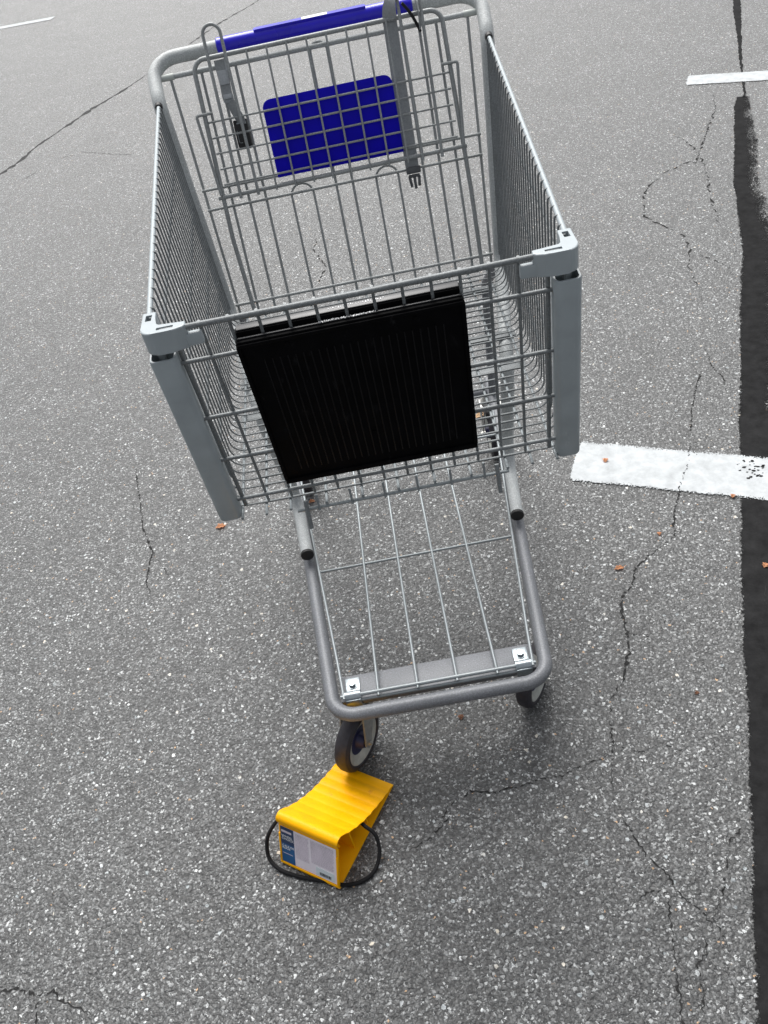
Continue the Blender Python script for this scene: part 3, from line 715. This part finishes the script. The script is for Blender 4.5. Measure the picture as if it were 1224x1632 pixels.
# casters
def caster(wx, wy, px, py, heading, swivel=True, topz=.163):
    r = .0625; d = V((math.sin(heading), math.cos(heading), 0)); nrm = V((d.y, -d.x, 0))
    R = Matrix((d, V((0, 0, 1)), nrm)).transposed(); c = V((wx, wy, r)); pv = V((px, py, 0))
    bm = bmesh.new()
    for s in (-1, 1):                                  # fork arms taper down to the axle
        a = .0235
        top = V((px, py, 0)); mid = top + nrm*s*a
        q = c + nrm*s*a
        A = [(-.021, .143), (.021, .143), (.011, .0), (.0, -.011), (-.011, .0)]
        base = V((px, py, 0)); pts = []
        for (u, h) in A:
            if h > .1: pts.append((u, h, 0))
        poly = [base - d*.020 + V((0, 0, .145)), base + d*.020 + V((0, 0, .145)), c + d*.011 + V((0, 0, .002)), c + d*.006 - V((0, 0, .010)), c - d*.006 - V((0, 0, .010)), c - d*.011 + V((0, 0, .002))]
        lo = [bm.verts.new(p + nrm*s*a) for p in poly]; hi = [bm.verts.new(p + nrm*s*(a+.003)) for p in poly]
        bm.faces.new(lo); bm.faces.new(hi)
        for k in range(6): bm.faces.new((lo[k], lo[(k+1) % 6], hi[(k+1) % 6], hi[k]))
    bmesh.ops.recalc_face_normals(bm, faces=bm.faces[:])
    box(bm, (px, py, .1455), (.042, .053, .003), Matrix((d, nrm, V((0, 0, 1)))).transposed(), .001)
    tube(bm, [(px, py, .147), (px, py, .152), (px, py, .156), (px, py, topz)], [.022, .024, .020, .012], 24)
    tube(bm, [c - nrm*.029, c + nrm*.029], .0058, 6); tube(bm, [c - nrm*.032, c + nrm*.032], .0035, 12)
    cs = part('caster', bm, M['steel'])
    if swivel:
        bm = bmesh.new(); box(bm, (px, py-.006, .160), (.030, .046, .003), bev=.001); part('caster_mount', bm, M['brass'], cs)
    bm = bmesh.new(); w = .0150
    lathe(bm, [(-w*.62, .046), (-w*.98, .049), (-w, .054), (-w*.75, .0600), (-w*.35, .0625), (w*.35, .0625), (w*.75, .0600), (w, .054), (w*.98, .049), (w*.62, .046)], R, c, 48)
    part('tyre', bm, M['tyre'], cs)
    bm = bmesh.new()
    lathe(bm, [(-.0125, .0485), (-.0135, .0460), (-.0070, .0330), (-.0055, .0280), (.0055, .0280), (.0070, .0330), (.0135, .0460), (.0125, .0485)], R, c, 48)
    part('rim', bm, M['rim'], cs)
    bm = bmesh.new(); lathe(bm, [(-.0060, .0300), (-.0062, .018), (-.014, .0150), (-.020, .012), (-.020, .004), (.020, .004), (.020, .012), (.014, .0150), (.0062, .018), (.0060, .0300)], R, c, 36)
    part('hub', bm, M['hub'], cs)
caster(-.166, -.020, -.152, .004, math.radians(33))
caster(.176, .047, .158, .012, math.radians(33))
for s in (-1, 1):
    caster(s*.246, .790, s*.246, .800, 0, False, .175)

# ------------------------------------------------------------------ wheel chock
CH0 = V((-.2747, -.2288, 0)); cdv = V((.54036, .84144, 0)); cnv = V((-.84144, .54036, 0))   # towards the toe, towards its left side
chock = empty('wheel_chock', CH0)
tag(chock, 'yellow ribbed plastic wheel chock with black cord wedged against the front caster', 'wheel chock')
CR = Matrix((cdv, V((0, 0, 1)), cnv)).transposed()        # (s, z, across)
def cpart(name, bm, m, parent=None, **k):
    p = parent or chock; o = link(name, bm, m, p, **k)
    if p is chock: o.location = -CH0
    return o
W2 = .060
prof = [(.0335, .0880), (.029, .0945), (.0285, .1000), (.032, .1055), (.038, .1075), (.0445, .1060)]
# scalloped tread from the crest down to the toe
base = [(.0445, .1060), (.055, .0930), (.075, .0720), (.095, .0555), (.115, .0420), (.138, .0300), (.160, .0200), (.180, .0125), (.2015, .0050)]
def bz(s):
    for (a, za), (b, zb) in zip(base, base[1:]):
        if a <= s <= b: return za+(zb-za)*(s-a)/(b-a)
    return base[-1][1]
npt = 72; nr = 8
for i in range(1, npt+1):
    s_ = .0445+(.2015-.0445)*i/npt; ph = (i/npt*nr) % 1
    prof.append((s_, bz(s_)+.0026*(abs(math.sin(math.pi*ph))**1.0)-.0010))
th = .0030
inn = [(s_+.0005, z-th) for s_, z in prof]
inn = [(a, max(b, .0020)) for a, b in inn if a < .190]
inn[0] = (.0365, .0880)
bm = bmesh.new(); prism(bm, prof + list(reversed(inn)), CR, V(CH0), -W2, W2, 0)
body = cpart('tread', bm, M['yellow'], ang=50)
bm = bmesh.new(); prism(bm, [(.0, .0), (.2015, .0), (.2015, .0040), (.195, .0040), (.003, .0040)], CR, V(CH0), -W2+.0008, W2-.0008, .0006); cpart('base', bm, M['yellow'])
# front wall leans back from the base to under the lip
fa, fb = V((.0005, .0035)), V((.0330, .0960)); fd = (fb-fa).normalized(); fnn = V((fd.y, -fd.x))     # 2-D (s,z); fnn points into the chock
bm = bmesh.new(); prism(bm, [tuple(fa), tuple(fb), tuple(fb+fnn*.003), tuple(fa+fnn*.003)], CR, V(CH0), -W2+.0015, W2-.0015, .0006); cpart('end_wall', bm, M['yellow'])
# inner webs
bm = bmesh.new()
web = [(.006, .004), (.188, .004)] + [(a, b-th+.0005) for a, b in reversed(prof[6:]) if a < .186] + [(.036, .092)]
prism(bm, web, CR, V(CH0), -.0015, .0015, 0)
for s0 in (.070, .118):
    zt = bz(s0)-th; prism(bm, [(s0, .004), (s0+.003, .004), (s0+.003, zt-.001), (s0, zt)], CR, V(CH0), -W2+.010, W2-.010, 0)
cpart('inner_web', bm, M['yellow'])
# raised border and label on the end wall
ER = Matrix((-cnv, cdv*fd.x + V((0, 0, fd.y)), -(cdv*fnn.x + V((0, 0, fnn.y))))).transposed()      # (right, up, out)
E0 = CH0 + cdv*fa.x + V((0, 0, fa.y))
def ep(a, b, c=0): return E0 + ER @ V((a, b, c))
bm = bmesh.new()
for c_, sz in (((0, .0025), (.117, .005)), ((-.0567, .0375), (.0035, .064)), ((.0567, .0375), (.0035, .064))):
    box(bm, ep(*c_, .0010), (*sz, .0024), ER, .0005)
cpart('end_rim', bm, M['yellow'])
def flat(name, a0, a1, b0, b1, c, m, parent):
    bm = bmesh.new(); box(bm, ep((a0+a1)/2, (b0+b1)/2, c), (a1-a0, b1-b0, .0004), ER); return cpart(name, bm, m, parent)
lab = flat('label', -.0545, .0545, .0060, .0865, .0006, M['label_white'], None)
flat('label_strip', -.0545, -.0285, .0060, .0865, .0011, M['label_blue'], lab)
flat('label_top', -.0545, -.0285, .0500, .0865, .0016, M['label_navy'], lab)
flat('label_logo', -.0520, -.0320, .0760, .0805, .0021, M['ink'], lab)
flat('barcode_box', .0140, .0500, .0085, .0270, .0011, simple('barcode_paper', (.62, .68, .70), .5, 0, .03), lab)
bm = bmesh.new(); random.seed(3)
x = .0215
while x < .0440:
    wv = random.choice((.0004, .0007, .0010)); box(bm, ep(x, .0150, .0015), (wv, .0065, .0002), ER); x += wv+random.choice((.0004, .0007, .0009))
cpart('barcode', bm, M['ink_dark'], lab)
bm = bmesh.new()
for (a0, a1, b0, b1, st_) in ((-.0255, .0010, .0260, .0820, .0019), (.0050, .0500, .0310, .0820, .0019)):
    b = b1
    while b > b0:
        a = a0
        while a < a1-.002:
            l = random.uniform(.0015, .0055); l = min(l, a1-a)
            box(bm, ep(a+l/2, b, .0011), (l, .0008, .0002), ER); a += l+.0009
        b -= st_
cpart('fine_print', bm, M['ink'], lab)
def text(s, a, b, size, m, parent, name):
    cu = bpy.data.curves.new('t', 'FONT'); cu.body = s; cu.size = size; cu.space_line = .85; cu.extrude = .0001
    o = bpy.data.objects.new('t', cu); COL.objects.link(o); bpy.context.view_layer.update()
    me = bpy.data.meshes.new_from_object(o.evaluated_get(bpy.context.evaluated_depsgraph_get()))
    bpy.data.objects.remove(o); bpy.data.curves.remove(cu)
    for v in me.vertices: v.co = ep(a+v.co.x, b+v.co.y, .0021+v.co.z)
    me.name = name; q = bpy.data.objects.new(name, me); COL.objects.link(q); me.materials.clear(); me.materials.append(m); q.parent = parent
    return q
text('WHEEL\nCHOCK', -.0525, .0650, .0068, M['white'], lab, 'label_words')
text('CALE DE\nROUE', -.0525, .0430, .0062, M['white'], lab, 'label_words')
flat('label_rule', -.0525, -.0320, .0270, .0276, .0017, M['ink'], lab)
# cord
rp = [CH0+cdv*.105+V((0, 0, .043)), CH0+cdv*.103-cnv*.045+V((0, 0, .043)), CH0+cdv*.098-cnv*.064+V((0, 0, .042)), (-.1535, -.194, .034), (-.1505, -.212, .018), (-.157, -.231, .0065), (-.171, -.248, .0038), (-.195, -.257, .0036),
      (-.221, -.2555, .0036), (-.245, -.246, .0036), (-.268, -.2385, .0036), (-.292, -.2295, .0036), (-.322, -.2145, .0038), (-.3405, -.197, .007), (-.345, -.181, .020), (-.334, -.163, .046), CH0+cdv*.066+cnv*.072+V((0, 0, .058)), CH0+cdv*.084+cnv*.050+V((0, 0, .052)), CH0+cdv*.105+cnv*.002+V((0, 0, .043))]
bm = bmesh.new(); tube(bm, smooth_path(rp, 7), .0034, 10); cpart('cord', bm, M['rope'])

# ------------------------------------------------------------------ fallen leaves
def leaf(x, y, L, Wd, rot, m, label, z=.0012, lobes=0):
    o = empty('fallen_leaf', (x, y, z)); bpy.data.objects.remove(o)
    bm = bmesh.new(); n = 9; rows = []
    for i in range(n):
        t = i/(n-1); hw = Wd/2*math.sin(math.pi*min(1, t*.96+.02))**.8*(1+.35*math.sin(t*17+x*50))
        c = (t-.5)*L; lift = .0016*math.sin(math.pi*t*1.3)+.0008
        rows.append([bm.verts.new((c, s*hw, lift+abs(s)*hw*.35+.0006*math.sin(i*3+s))) for s in (-1, 0, 1)])
    for i in range(n-1):
        for k in range(2): bm.faces.new((rows[i][k], rows[i+1][k], rows[i+1][k+1], rows[i][k+1]))
    bmesh.ops.solidify(bm, geom=bm.faces[:], thickness=.0004)
    if lobes:
        tube(bm, [(L*.45, 0, .0012), (L*.75, L*.08, .002)], .0004, 6)
    q = link('fallen_leaf', bm, m); q.location = (x, y, z); q.rotation_euler = (0, 0, rot)
    tag(q, label, 'leaf', 'small fallen leaves scattered on the asphalt')
LF = [
 (-.476, .698, .026, .016, .2, 'leaf_a', 'rust orange leaf on the asphalt just below the left corner bumper', 1),
 (.239, .948, .034, .024, .4, 'leaf_b', 'pale tan leaf seen through the basket floor right of the black panel', 0),
 (.496, .669, .017, .013, 1.2, 'leaf_a', 'small orange leaf lying on the white line near its end', 0),
 (.728, .468, .014, .010, 1.0, 'leaf_a', 'tiny orange leaf on the lower edge of the white line by the tar strip', 0),
 (.536, .398, .012, .009, 1.4, 'leaf_a', 'small orange leaf beside the crack just below the white line', 0),
 (.423, .320, .022, .011, .1, 'leaf_a', 'curled orange leaf left of the crack between white line and tray corner', 1),
 (.028, .025, .013, .011, 1.5, 'leaf_c', 'brown leaf on the asphalt just below the front bar of the tray', 0),
 (.466, -.014, .010, .008, .6, 'leaf_c', 'tiny brown leaf on bare asphalt between crack and dark tar strip', 0),
 (-.239, .727, .016, .012, .3, 'leaf_a', 'small orange leaf half hidden beside the left tray tube', 0),
 (.709, .254, .016, .012, .8, 'leaf_a', 'small orange leaf lying on the dark tar strip', 0),
]
for x, y, L, Wd, rot, m, lb, lo in LF:
    z = .0034 if (x, y) in ((.496, .669), (.728, .468)) else .0020 if (x, y) == (.709, .254) else .0008
    leaf(x, y, L, Wd, rot, M[m], lb, z, lo)
